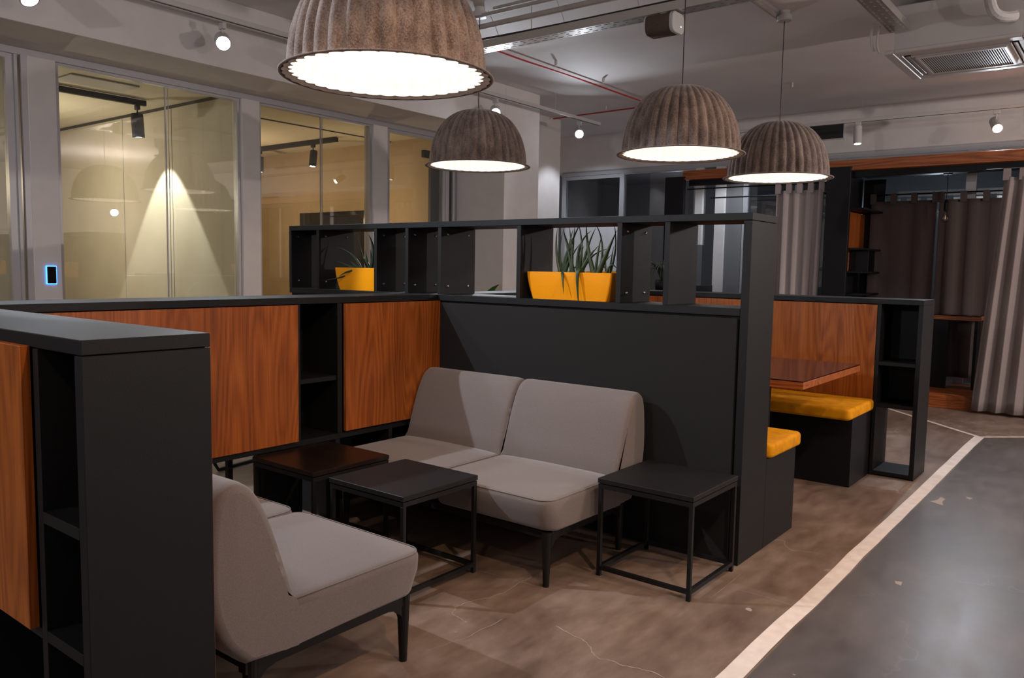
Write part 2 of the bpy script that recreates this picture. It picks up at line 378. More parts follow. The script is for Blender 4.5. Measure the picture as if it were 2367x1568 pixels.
def window_unit(n, x0, x1, z0=.02, z1=2.835, joint=None, fr=.03, fm='frame', gm='glass'):
    t = bpy.data.objects.new('window_%d' % n, None); C.objects.link(t); t.location = (x0, YG, 0); t['kind'] = 'structure'
    wd = x1-x0
    link('frame', boxes([(0, fr, 0, .06, z0, z1), (wd-fr, wd, 0, .06, z0, z1), (fr, wd-fr, 0, .06, z1-fr*.6, z1), (fr, wd-fr, 0, .06, z0, z0+.06)]), fm, t)
    xs = [fr]+(joint or [])+[wd-fr]
    for a, b in zip(xs, xs[1:]):
        link('pane', box(a+.003, b-.003, .02, .03, z0+.05, z1-.02, bev=0), gm, t)
    for j in (joint or []): link('seal', boxes([(j-.004, j+.004, .017, .033, z0+.05, z1-.02), (j+.040, j+.044, .05, .056, z0+.05, z1-.02)]), 'frame', t)
    return t
window_unit(1, 2.65, 4.19, joint=[.86])
window_unit(2, 4.37, 5.73, joint=[.72])
window_unit(3, 5.925, 6.86, fr=.055)
window_unit(4, -.2, 1.2, fr=.05)
window_unit(5, 1.2, 2.38, fr=.05)
struct(link('trim_6', boxes([(2.38, 2.40, YG-.015, YG+.05, 0, 2.84), (2.42, 2.46, YG-.025, YG+.05, 0, 2.84)]), 'frame'))
d_ = bpy.data.objects.new('door_1', None); C.objects.link(d_); d_.location = (6.86, YG, 0); struct(d_)
link('door_leaf', box(-.19, -.02, .06, .10, .01, 2.55, bev=.002), 'frame_dark', d_)
link('door_frame', boxes([(-.015, .04, -.01, .06, 0, 2.835), (.10, .13, -.01, .06, 0, 2.835), (.13, .2, .02, .06, 0, 2.835)]), 'frame', d_)
link('seal', box(.045, .1, .01, .05, 0, 2.8, bev=0), 'frame_dark', d_)
link('door_closer', box(-.36, -.02, .0, .045, 2.60, 2.68), 'frame_dark', d_)
# meeting rooms behind the glass
struct(link('ceiling_room', box(-1, 7.06, YG+.1, 10.5, 2.92, 3.0, bev=0), 'beigeceil'))
struct(link('wall_room_back', box(-1, 7.06, 10.4, 10.5, 0, 2.92, bev=0), 'beige'))
struct(link('wall_room_1', box(4.25, 4.31, YG+.12, 10.4, 0, 2.92, bev=0), 'beige'))
struct(link('wall_room_2', box(7.0, 7.06, YG+.12, 10.4, 0, 2.92, bev=0), 'beigedark'))
struct(link('wall_room_3', box(2.48, 2.54, YG+.12, 10.4, 0, 2.92, bev=0), 'beige'))
struct(link('trim_7', boxes([(4.235, 4.25, YG+.12, 10.4, 2.895, 2.92), (2.6, 4.25, 10.385, 10.4, 2.895, 2.92), (4.32, 7.0, 7.42, 7.435, 2.910, 2.925)]), 'frame_dark'))
# thin joints in the room partition
for yy in (7.62, 8.6): struct(link('trim_8', box(4.246, 4.25, yy, yy+.006, 0, 2.895, bev=0), 'frame'))

# ---- right side: glass wall beyond the cabins
struct(link('wall_right', boxes([(XW, XW+.15, -6, 7.25, 2.83, ZC), (XW, XW+.1, -6, 7.25, 0, .12)]), 'wall'))
struct(link('trim_9', boxes([(XW-.03, XW+.05, -6, 7.2, 2.80, 2.85), (XW-.015, XW+.05, -6, 7.2, 2.86, 2.875)]), 'frame'))
def rwin(n, y0, y1, gm='glassdark', mid=None, low=None, fr=.05, top=2.80):
    t = bpy.data.objects.new('window_%d' % n, None); C.objects.link(t); t.location = (XW, y0, 0); struct(t); wd = y1-y0
    b = [(-.03, .05, 0, fr, .1, top), (-.03, .05, wd-fr, wd, .1, top), (-.02, .05, fr, wd-fr, top-fr, top), (-.02, .05, fr, wd-fr, .1, .16)]
    if mid: b.append((-.02, .05, fr, wd-fr, mid-.02, mid+.02))
    link('frame', boxes(b), 'frame', t)
    z = .16
    if low: link('lower_panel', box(0, .02, fr, wd-fr, .16, mid-.02, bev=0), low, t, label='glossy white panel'); z = mid+.02
    link('pane', box(.005, .015, fr, wd-fr, z, top-fr, bev=0), gm, t)
rwin(6, 6.10, 7.18, mid=2.16, low='frost', fr=.055)
rwin(7, 4.95, 6.10, fr=.02)
rwin(8, 3.0, 4.26, fr=.06)
struct(link('trim_11', box(XW-.06, XW+.06, 4.50, 4.64, 0, 2.8, bev=.002), 'wall'))
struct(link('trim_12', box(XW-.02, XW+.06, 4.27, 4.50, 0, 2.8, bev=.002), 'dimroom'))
struct(link('trim_13', box(XW-.05, XW+.06, 4.83, 4.94, 1.75, 2.8, bev=.002), 'wall'))
link('pane', box(XW+.005, XW+.015, 4.64, 4.83, .1, 2.8, bev=0), 'glassdark', bpy.data.objects['window_8'], (-XW, -3.0, 0))
rwin(9, 1.6, 3.0); rwin(10, .1, 1.6); rwin(11, -1.6, .1)
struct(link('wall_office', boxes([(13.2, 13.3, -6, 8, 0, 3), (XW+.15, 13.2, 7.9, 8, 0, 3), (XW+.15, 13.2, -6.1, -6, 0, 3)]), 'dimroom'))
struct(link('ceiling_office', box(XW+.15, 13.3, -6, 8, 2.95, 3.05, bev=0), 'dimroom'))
struct(link('trim_10', boxes([(12.2, 12.5, 4.9, 5.2, 0, 2.95), (11.6, 11.8, 4.0, 4.1, 0, 2.95)]), 'wall'))

# ------------------------------------------------------------------ lamps in the rooms (their own light)
def track_head(loc, aim, mat, lens, label, group, stem=.10, rad=.035, ln=.15, tr='track_spotlight', beam=None):
    """cylinder spot head hanging from a track point above"""
    t = thing(tr, label, 'spotlight', loc, 0, group)
    link('adapter', box(-.015, .015, -.03, .03, stem-.045, stem, bev=.003), mat, t)
    link('stem', tube([(0, 0, 0), (0, 0, stem-.04)], .007), mat, t)
    d = (Vector(aim)-Vector(loc)).normalized(); q = d.to_track_quat('Z', 'Y').to_euler()
    h = link('head', lathe([(.001, -ln*.5), (rad*.9, -ln*.5), (rad, -ln*.45), (rad, ln*.5), (rad*.86, ln*.5), (rad*.86, ln*.46), (.001, ln*.45)], 24), mat, t, (0, 0, -.03), q, smooth=False)
    l = link('lens', lathe([(.001, ln*.47), (rad*.84, ln*.47)], 20), lens, h)
    if beam:
        p, col, ang, bl = beam
        so = spot(Vector(loc)+Vector((0, 0, -.03))+d*(ln*.5+.02), aim, p, col, ang, bl, .03)
    return t
# left white track, hung on wires
TY, TZ = 5.45, 3.19
t = thing('ceiling_track', 'long white light track hung on thin wires along the glass wall', 'light track', (2.0, TY, TZ))
link('rail', box(-4, 6.66, -.018, .018, -.018, .018), 'white', t)
link('rail_slot', box(-4, 6.64, -.006, .006, -.0195, -.0182, bev=0), 'frame_dark', t)
for x in (.6, 2.4, 4.2, 5.7): link('wire', tube([(x, 0, .018), (x, 0, ZC-TZ)], .0015, 6), 'steel', t)
LSP = [((2.12, TY, 3.05), (2.6, 3.6, 0), 'white track spotlight glaring at the top left corner of the photo', 26),
       ((3.45, TY, 3.05), (1.6, 2.0, 1.2), 'glaring white track spotlight in front of the left bulkhead', 42),
       ((6.62, TY, 3.05), (3.2, 2.4, 1.0), 'white track spotlight glaring above the dark pendant nearest the glass wall', 55),
       ((8.2, TY, 3.05), (4.0, 2.2, 1.0), 'glaring white track spotlight at the end of the left track, beside the corner', 60)]
for l_, a_, lab, p_ in LSP:
    track_head(l_, a_, 'white', 'lens', lab, 'spotlights on the left track', rad=.056, beam=(p_*1.15, COOL, 104, .6))
# right white track
t = thing('ceiling_track', 'white light track hung in front of the cabins, over the wooden header', 'light track', (9.58, -2.0, 3.1))
link('rail', box(-.018, .018, 0, 6.2, -.018, .018), 'white', t)
link('rail_slot', box(-.006, .006, .02, 6.18, -.0195, -.0182, bev=0), 'frame_dark', t)
for y in (.8, 3.0, 4.6, 5.9): link('wire', tube([(0, y, .018), (0, y, ZC-3.1)], .0015, 6), 'steel', t)
track_head((9.58, 2.63, 2.97), (9.35, 2.5, 1.0), 'white', 'lens_dim', 'white track spotlight tilted down beside the wall vent', 'spotlights on the right track', stem=.12, rad=.045, ln=.20, beam=(18, COOL, 60, .4))
track_head((9.58, 1.29, 2.96), (7.6, .6, 1.6), 'white', 'lens', 'glaring white track spotlight over the curtain at right', 'spotlights on the right track', stem=.12, rad=.05, ln=.20, beam=(75, COOL, 110, .6))
track_head((9.58, 3.6, 2.97), (10.4, 4.6, 1.3), 'white', 'lens_dim', 'white track spotlight hidden behind the rear pendant', 'spotlights on the right track', stem=.12, rad=.045, ln=.20, beam=(55, COOL, 80, .5))
# room tracks (black) and heads
def btrack(loc, x1, y1, lab):
    t = thing('ceiling_track', lab, 'light track', loc)
    link('rail', box(-.022 if x1 == 0 else 0, .022 if x1 == 0 else x1, -.022 if y1 == 0 else 0, .022 if y1 == 0 else y1, -.03, .02), 'black', t); 
    return t
btrack((2.62, 7.56, 2.89), 1.34, 0, 'black ceiling track with one spotlight in the lit meeting room')
track_head((3.88, 7.56, 2.70), (4.05, 7.6, .2), 'black', 'lens_dim', 'black cylinder spotlight under the track in the lit meeting room', 'black spotlights in the meeting rooms', stem=.16, ln=.22, rad=.055, beam=None)
btrack((6.38, 7.70, 2.89), 0, 1.7, 'black ceiling track with two spotlights in the second meeting room')
track_head((6.38, 9.25, 2.72), (6.38, 9.25, 0), 'black', 'lens_dim', 'left black spotlight of the second meeting room, hanging straight', 'black spotlights in the meeting rooms', stem=.15, ln=.2, rad=.045)
track_head((6.38, 8.15, 2.72), (6.0, 8.0, .5), 'black', 'lens_dim', 'right black spotlight of the second meeting room, tilted', 'black spotlights in the meeting rooms', stem=.15, ln=.2, rad=.045)
btrack((1.2, 7.4, 2.90), .95, 0, 'black ceiling track in the room at the far left, upper')
spot((3.93, 7.69, 2.78), (3.98, 7.69, 0), 110, (1, .97, .86), 66, .12, .02)
point((3.2, 8.6, 2.1), 26, (1.0, .87, .68), .03)
point((5.6, 8.9, 2.1), 24, (1.0, .74, .46), .03)
point((6.3, 7.3, 2.0), 7, (1.0, .74, .46), .03)
point((1.3, 8.6, 2.1), 20, (1.0, .78, .52), .03)
point((11.9, 6.0, 2.2), 14, COOL, .05); point((11.8, 2.2, 2.2), 30, (.75, .9, 1), .05)
tag(link('ceiling_vent', box(3.05, 3.62, 7.0, 7.32, 2.905, 2.919, bev=.003), 'frame'), 'flat grey ceiling vent panel above the black track', 'vent')
tag(link('wall_screen', box(6.965, 6.998, 7.88, 9.2, 1.28, 2.09, bev=.004), 'screen'), 'switched off black wall screen in the second meeting room', 'screen')
t = thing('access_reader', 'small black door reader with glowing blue edge on the white post', 'card reader', (2.572, YG-.03, 1.285))
link('led_edge', box(-.037, .037, -.012, 0, -.068, .068, bev=.003), 'blue', t)
link('face', box(-.031, .031, -.016, -.011, -.062, .062, bev=.003), 'screen', t)

spot((8.85, 5.75, 3.25), (8.95, 6.36, 1.0), 30, COOL, 75, .5, .03)
spot((9.2, 5.9, 3.25), (10.4, 6.7, 1.5), 45, COOL, 80, .6, .04)
# ------------------------------------------------------------------ ceiling services
def tray(name, loc, L_, axis, lab):
    """perforated U tray; real slots"""
    t = thing(name, lab, 'cable tray', loc)
    bm = bmesh.new(); wd = .13; dx = .025; n = int(L_/dx); rows = [0, .018, .030, .058, .072, .100, .112, wd]
    holecols = {1, 5}; mid = {3}
    V = [[bm.verts.new((i*dx, r_-wd/2, 0)) for r_ in rows] for i in range(n+1)]
    for i in range(n):
        for j in range(len(rows)-1):
            if (j in holecols and i % 3 != 0) or (j in mid and i % 4 == 2): continue
            bm.faces.new((V[i][j], V[i+1][j], V[i+1][j+1], V[i][j+1]))
    for s in (-1, 1):
        a = [bm.verts.new((x, s*wd/2, z)) for x, z in ((0, 0), (L_, 0), (L_, .055), (0, .055))]; bm.faces.new(a)
        b = [bm.verts.new((x, y, .055)) for x, y in ((0, s*wd/2), (L_, s*wd/2), (L_, s*(wd/2-.014)), (0, s*(wd/2-.014)))]; bm.faces.new(b)
    me = mesh(bm); o = link('tray', me, 'steel', t)
    sm = o.modifiers.new('s', 'SOLIDIFY'); sm.thickness = .0015
    if axis == 'y': t.rotation_euler = (0, 0, R(90))
    for k in range(int(L_/1.5)+1):
        x = .3+k*1.5
        if x < L_: link('hanger', tube([(x, .0, .003), (x, .0, ZC-loc[2])], .004, 6), 'steel', t)
    return t
tray('cable_tray', (5.03, -1.0, 3.12), 7.4, 'y', 'long perforated metal cable tray above the booths')
tray('cable_tray', (5.11, 1.52, 3.16), 1.36, 'x', 'short perforated metal cable tray leading to the air conditioner')
tag(link('ceiling_pipe', tube([(4.86, -1, 3.33), (4.86, 6.2-.6, 3.33)], .014), 'pipe'), 'white conduit pipe on the ceiling beside the long tray', 'pipe')
tag(link('ceiling_pipe', tube([(4.93, -1, 3.27), (4.93, 5.6, 3.27)], .022), 'pipe'), 'thicker white pipe running just above the long tray', 'pipe')
tag(link('power_cable', tube(bez([(4.93, 5.5, 3.2), (4.9, 4.6, 3.2), (5.0, 4.2, 3.17), (5.0, 3.6, 3.19), (4.98, 2.4, 3.19), (4.98, 0, 3.19)], 30), .008, 6), 'cord'), 'black cable sagging along the long tray', 'cable')
for k in range(5):
    y = 1.6+k*.62
    tag(link('cable_tie', tube([(4.85, y, 3.35), (4.95, y, 3.24), (4.99, y+.01, 3.20)], .003, 5), 'white'), 'white cable tie round the pipes above the long tray', 'cable tie', 'cable ties on the ceiling pipes')
tag(link('ceiling_pipe', tube([(5.25, 2.38, 3.375), (6.4, 2.38, 3.375)], .02), 'pipe'), 'short white conduit leading to the rear pendant canopy', 'pipe')
tag(link('ceiling_pipe', tube([(4.88, 3.0, 3.37), (4.88, 4.05, 3.37)], .012), 'pipe'), 'short white conduit leading to the canopy nearest the glass wall', 'pipe')
tag(link('alarm_cable', tube([(5.55, 4.80, 3.375), (6.2, 4.80, 3.37), (7.2, 4.79, 3.375), (8.75, 4.79, 3.37)], .009, 8), 'red'), 'red cable clipped across the ceiling towards the corner', 'cable')
tag(link('alarm_cable', tube([(8.8, 4.79, 3.37), (8.86, 6.3, 3.37)], .009, 8), 'red'), 'short red cable near the ceiling corner', 'cable')
for k in range(14): 
    pass
for x, y in ((6.52, 4.62), (7.39, 4.62), (8.63, 5.35), (8.66, 3.07)):
    tag(link('ceiling_hook', lathe([(.001, -.05), (.010, -.05), (.014, -.03), (.014, -.002), (.001, 0)], 10), 'white', loc=(x, y, ZC)), 'small white ceiling fixing', 'fixing', 'white ceiling fixings')
# speaker under the long tray
t = thing('wall_speaker', 'round-edged speaker with dark cloth grille and white end cap under the cable tray', 'speaker', (5.0, 2.56, 3.04))
me = slab(.085, .065, 0, .19, .045, .006); link('grille', me, noisy('speaker_cloth', (.07, .05, .042), (.13, .095, .08), 300, .9, .3, .2), t, (0, .20, 0), (R(90), 0, 0), smooth=True)
link('end_cap', slab(.087, .067, 0, .03, .046, .008), 'white', t, (0, .02, 0), (R(90), 0, 0), smooth=True)
link('end_cap', slab(.087, .067, 0, .012, .046, .005), 'white', t, (0, .208, 0), (R(90), 0, 0), smooth=True)
link('status_light', lathe([(.001, 0), (.003, 0)], 8), plain('led', (1, 1, 1), .5, emit=(.6, .8, 1), es=8), t, (.035, -.011, -.02), (R(90), 0, 0))
link('bracket', box(-.02, .02, .08, .12, .06, .085), 'white', t)
# air conditioner cassette
t = thing('air_conditioner', 'white ceiling cassette air conditioner hanging at top right', 'air conditioner', (6.92, 1.15, 3.0))
s_ = .47
link('panel_edge', boxes([(-s_, s_, s_-.07, s_, 0, .03), (-s_, s_, -s_, -s_+.07, 0, .03), (-s_, -s_+.07, -s_+.07, s_-.07, 0, .03), (s_-.07, s_, -s_+.07, s_-.07, 0, .03)], bev=.006), 'acgrey', t)
link('inner_panel', boxes([(-.32, .32, -.32, .32, -.004, .01), (-.40, -.365, -.4, .4, .002, .03), (.365, .4, -.4, .4, .002, .03), (-.36, .36, .365, .4, .002, .03), (-.36, .36, -.4, -.365, .002, .03)], bev=.003), 'acgrey', t)
for (a, b, c, d2) in ((-.33, .33, .322, .363), (-.33, .33, -.363, -.322), (-.363, -.322, -.33, .33), (.322, .363, -.33, .33)):
    sl = link('air_slot', box(a, b, c, d2, .02, .03, bev=0), 'frame_dark', t)
    hor = (b-a) > .2
    link('flap', box(a+.02, b-.02, (c+d2)/2-.012, (c+d2)/2+.012, .004, .008, bev=.001) if hor else box((a+b)/2-.012, (a+b)/2+.012, c+.02, d2-.02, .004, .008, bev=.001), 'acgrey', sl)
bl = []
for k in range(36):
    y = -.265+k*.0150; bl.append((-.27, .27, y, y+.006, -.0105, -.0095))
gs = link('grille_back', box(-.275, .275, -.285, .285, -.0075, -.0045, bev=0), M['cord'], t)
sl_ = link('grille_slats', boxes(bl), 'acgrey', t); sl_['kind'] = 'stuff'
link('grille_frame', boxes([(-.29, .29, .272, .29, -.014, -.004), (-.29, .29, -.29, -.272, -.014, -.004), (-.29, -.272, -.272, .272, -.014, -.004), (.272, .29, -.272, .272, -.014, -.004)]), 'acgrey', t)
link('casing', box(-.40, .44, -.46, .42, .03, .36, bev=.005), 'white', t)
tag(link('drain_pipe', tube(bez([(6.35, .95, 3.42), (6.35, .95, 3.18), (6.36, .93, 3.12), (6.42, .85, 3.13), (6.47, .80, 3.15)], 14), .035), 'white'), 'white bent drain pipe beside the air conditioner', 'pipe')
for i, (a, b) in enumerate((((6.40, 1.64, 3.20), (6.49, 1.66, 3.03)), ((6.38, 1.68, 3.22), (6.5, 1.70, 3.05)))):
    tag(link('refrigerant_line', tube(bez([a, ((a[0]+b[0])/2, a[1]+.05, a[2]-.1), b], 10), .009, 6), 'white'), ('thin hose hanging from the short tray end', 'thin hose looped above the short tray end')[i], 'hose')
# wall vent with slats
t = thing('wall_vent', 'dark louvred vent high on the right wall behind the rear pendant', 'vent', (XW, 3.02, 3.05))
link('recess', box(-.012, -.002, 0, .43, 0, .19, bev=0), 'frame_dark', t)
link('frame', boxes([(-.02, 0, -.012, 0, -.012, .202), (-.02, 0, .43, .442, -.012, .202), (-.02, 0, 0, .43, -.012, 0), (-.02, 0, 0, .43, .19, .202)]), 'white', t)
for k in range(12): link('slat', box(-.026, -.010, .002, .428, .008+k*.0155, .012+k*.0155, bev=0), 'frame_dark', t)

# ------------------------------------------------------------------ pendants
RIB = 36
def dome_mesh(sign, inner=False):
    """ribbed bell; z=0 at rim, top at .42"""
    seg = RIB*8; bm = bmesh.new(); rings = []
    H = .425; prof = []
    th = .006 if inner else 0
    for k in range(22):
        a = k/21*math.pi/2*.985
        z = H*math.sin(a)**1.0; rr = .378*max(math.cos(a), 0)**.78
        prof.append((rr, z+.012))
    low = [(.412, 0), (.405, .004), (.392, .007), (.382, .0095)] if not inner else [(.405, -.001), (.386, .004), (.376, .008)]
    pr = low+prof
    for i, (r_, z) in enumerate(pr):
        ring = []
        amp = .0085*min(1, r_/.25)**1.5
        if i < len(low): amp *= (0, .15, .6, .9)[i] if not inner else (.5, .9, 1)[i]
        for k in range(seg):
            a = 2*math.pi*k/seg
            ph = abs(math.sin(a*RIB/2)); wv = (ph**.8-.7)*2*amp
            rad = max(r_+wv-th, .0005); ring.append(bm.verts.new((rad*math.cos(a), rad*math.sin(a), z-(th if i >= len(low) else 0))))
        rings.append(ring)
    for a, b in zip(rings, rings[1:]):
        for k in range(seg): bm.faces.new((a[k], a[(k+1) % seg], b[(k+1) % seg], b[k]) if not inner else (b[k], b[(k+1) % seg], a[(k+1) % seg], a[k]))
    bm.faces.new(rings[-1])
    me = bpy.data.meshes.new('bell'); bm.to_mesh(me); bm.free(); return me
bell_o, bell_i = dome_mesh(1), dome_mesh(1, True)
rim_me = lathe([(.413, -.002), (.4155, .001), (.413, .004), (.404, .002), (.404, -.003), (.413, -.002)], 160, cap=False)
bulb_me = lathe([(.001, 0), (.045, .012), (.058, .05), (.045, .085), (.02, .11), (.02, .14)], 20)
pend = [((2.22, 2.375, 2.128), 'largest brown felt bell pendant, nearest, cut by the top of the photo', 15),
        ((4.88, 4.19, 2.185), 'dark grey felt bell pendant nearest the glass wall, with the glaring spotlight above', 13),
        ((4.87, 2.441, 2.150), 'warm brown felt bell pendant in the middle distance, second largest', 14),
        ((6.30, 2.315, 2.128), 'rear brown-grey felt bell pendant in front of the cabins at right', 13)]
for loc, lab, pw in pend:
    t = thing('pendant_lamp', lab, 'pendant lamp', loc, random.uniform(0, .1), 'felt bell pendant lamps')
    link('shade', bell_o, 'felt', t, smooth=True)
    link('shade_lining', bell_i, 'lamp_in', t, smooth=True, label='bright white inside of the shade')
    link('rim', rim_me, 'felt', t, smooth=True)
    zt = ZC-loc[2]
    link('cord', tube([(0, 0, .43), (0, 0, zt-.05)], .0032, 8), 'cord', t)
    link('canopy', lathe([(.001, zt-.075), (.052, zt-.075), (.056, zt-.07), (.056, zt-.035), (.04, zt-.03), (.04, zt), (.001, zt)], 24), 'white', t)
    link('socket', lathe([(.001, .33), (.024, .33), (.026, .41), (.001, .43)], 16), 'white', t)
    link('bulb', bulb_me, 'bulb', t, (0, 0, .20), smooth=True)

# ------------------------------------------------------------------ shelving dividers
def bolts(u, pts, y):
    for px_, pz_ in pts:
        link('bolt', bolt_me, 'silver', u, (px_, y, pz_), (R(90), 0, 0))
bolt_me = lathe([(.001, .008), (.006, .006), (.008, 0)], 10)
# high divider (booths 1 | 2)
t = thing('high_divider', 'tall dark divider with open shelf compartments on top, behind the two-seat sofa', 'divider', (XD, YE, 0))
D = XD2-XD; YL = 4.87-YE
link('top_board', box(0, D, 0, YL, H2-.034, H2, bev=.0015), 'dark', t)
link('end_panel', box(0, D, 0, .04, 0, H2-.036, bev=.0015), 'dark', t)
link('middle_board', box(0, D, .041, YL, H1-.036, H1, bev=.0015), 'dark', t)
link('carcass', box(.02, D, .041, YL, 0, H1-.0365, bev=.001), 'dark', t)
link('back_panel', box(-.004, .0195, .052, YS-YE-.002, .002, H1-.048, bev=.0015), 'felt_panel', t, label='smooth dark panel behind the sofa')
for y, bt in ((4.845, 1), (4.535, 1), (3.945, 1), (3.655, 1), (3.372, 1), (2.763, 0), (2.112, 1), (1.842, 0)):
    yy = y-YE
    u = link('upright', box(.001, D-.001, yy, yy+.028, H1+.0005, H2-.0345, bev=.001), 'dark', t)
    if bt: bolts(u, [(.06, H1+.05), (D-.07, H1+.05), (.06, H2-.075), (D-.07, H2-.075)], yy-.001)
# low shelf along X (back of booth 1)
t = thing('low_shelf_divider', 'low dark shelf divider with teak panels behind the coffee tables', 'divider', (X0, YS, 0))
W = XD-X0-.001; D = YS2-YS; hb = .452
link('top_board', box(0, W, 0, D, H1-.034, H1, bev=.0015), 'dark', t)
link('bottom_board', box(0, W, 0, D, hb, hb+.03, bev=.0015), 'dark', t)
link('back_board', box(0, W, D-.018, D-.001, hb+.031, H1-.035, bev=.001), 'dark', t)
for x in (.30, 2.539, 2.814, 3.565): link('upright', box(x-X0, min(x+.032-X0, W), .001, D-.02, hb+.031, H1-.035, bev=.001), 'dark', t)
p_ = link('teak_panel', box(1.115-X0, 2.541-X0, -.022, -.001, .484, H1-.037, bev=.001), 'wood', t)
p_ = link('teak_panel', box(2.853-X0, 3.592-X0, -.022, -.001, .492, H1-.037, bev=.001), 'wood2', t)
link('shelf', box(2.573-X0, 2.812-X0, .01, D-.02, .775, .80, bev=.001), 'dark', t)
# lower part: thin posts, closed side and two open bays
link('post', box(2.235-X0, 2.26-X0, .14, .17, 0, hb, bev=.001), 'black', t)
link('post', box(2.40-X0, 2.428-X0, .14, .17, 0, hb, bev=.001), 'black', t)
link('base_panel', box(2.437-X0, 2.675-X0, .13, .155, 0, hb, bev=.001), 'dark', t)
for x in (2.80, 3.19, 3.565): link('base_upright', box(x-X0, min(x+.028-X0, W), .001, D, 0, hb, bev=.001), 'dark', t)
link('base_back', box(2.828-X0, 3.56-X0, D-.02, D-.001, 0, hb, bev=.001), 'dark', t)
link('base_upright', box(.32, .35, .001, D, 0, hb, bev=.001), 'dark', t)
# near divider (left foreground)
t = thing('near_divider', 'dark low divider in the left foreground, backing the nearest sofa', 'divider', (X0, YU, 0))
D = X02-X0; L_ = YS-YU-.002
link('top_board', box(0, D, 0, L_, H1-.034, H1, bev=.002), 'dark', t)
link('end_panel', box(0, D, 0, .035, 0, H1-.036, bev=.002), 'dark', t)
link('back_board', box(D-.02, D, .036, L_, 0, H1-.036, bev=.001), 'dark', t)
link('teak_panel', box(D, D+.012, .02, L_, .3, H1-.04, bev=.001), 'wood', t)
for y in (.225, .80, 1.40): link('upright', box(.0, D-.021, y, y+.028, 0, H1-.036, bev=.001), 'dark', t)
for z in (.80, .505, .02): link('shelf', box(.0, D-.021, .036, .224, z-.028, z, bev=.001), 'dark', t)
link('teak_door', box(-.024, -.001, .262, 1.38, .505, H1-.03, bev=.0015), M['wood2'], t)
link('shelf', box(0, D-.021, .254, .799, .477, .503, bev=.001), 'dark', t)
link('plinth', box(.03, .05, .254, L_, 0, .1, bev=.001), 'dark', t)
# booth 2 back shelf and low divider 3
t = thing('low_shelf_divider', 'low dark divider with teak panel at the back of the dining booth', 'divider', (XD2+.001, YS, 0))
W = X3-XD2-.003; D = YS2-YS
link('top_board', box(0, W, 0, D, H1-.034, H1, bev=.0015), 'dark', t)
link('carcass', box(0, W, .02, D, 0, H1-.0345, bev=.001), 'dark', t)
link('teak_panel', box(.02, W-.02, -.002, .019, .10, H1-.04, bev=.001), 'wood', t)
t = thing('low_divider', 'low dark divider with teak face and open end shelves behind the yellow benches', 'divider', (X3, Y3, 0))
D = X32-X3; L_ = 4.4-Y3
link('top_board', box(0, D, 0, L_, H1-.034, H1, bev=.0015), 'dark', t)
link('end_panel', box(0, D, 0, .03, 0, H1-.035, bev=.0015), 'dark', t)
link('upright', box(0, D, .262, .285, 0, H1-.035, bev=.001), 'dark', t)
link('back_board', box(D-.02, D-.001, .031, .261, .50, H1-.035, bev=.001), 'dark', t)
for z in (.797, .505, .035): link('shelf', box(.001, D-.021, .031, .261, z-.025, z, bev=.001), 'dark', t)
link('carcass', box(.02, D, .286, L_, 0, H1-.035, bev=.001), 'dark', t)
link('teak_panel', box(-.003, .019, .288, L_-.3, .45, H1-.04, bev=.001), 'wood', t)
# distant console
t = thing('console_cabinet', 'grey-topped low cabinet seen between the divider uprights', 'cabinet', (7.75, 2.9, 0))
link('body', box(.02, .30, .02, 1.98, 0, 1.14, bev=.002), 'dark', t)
link('top', box(0, .32, 0, 2.0, 1.142, 1.17, bev=.002), 'dark', t)

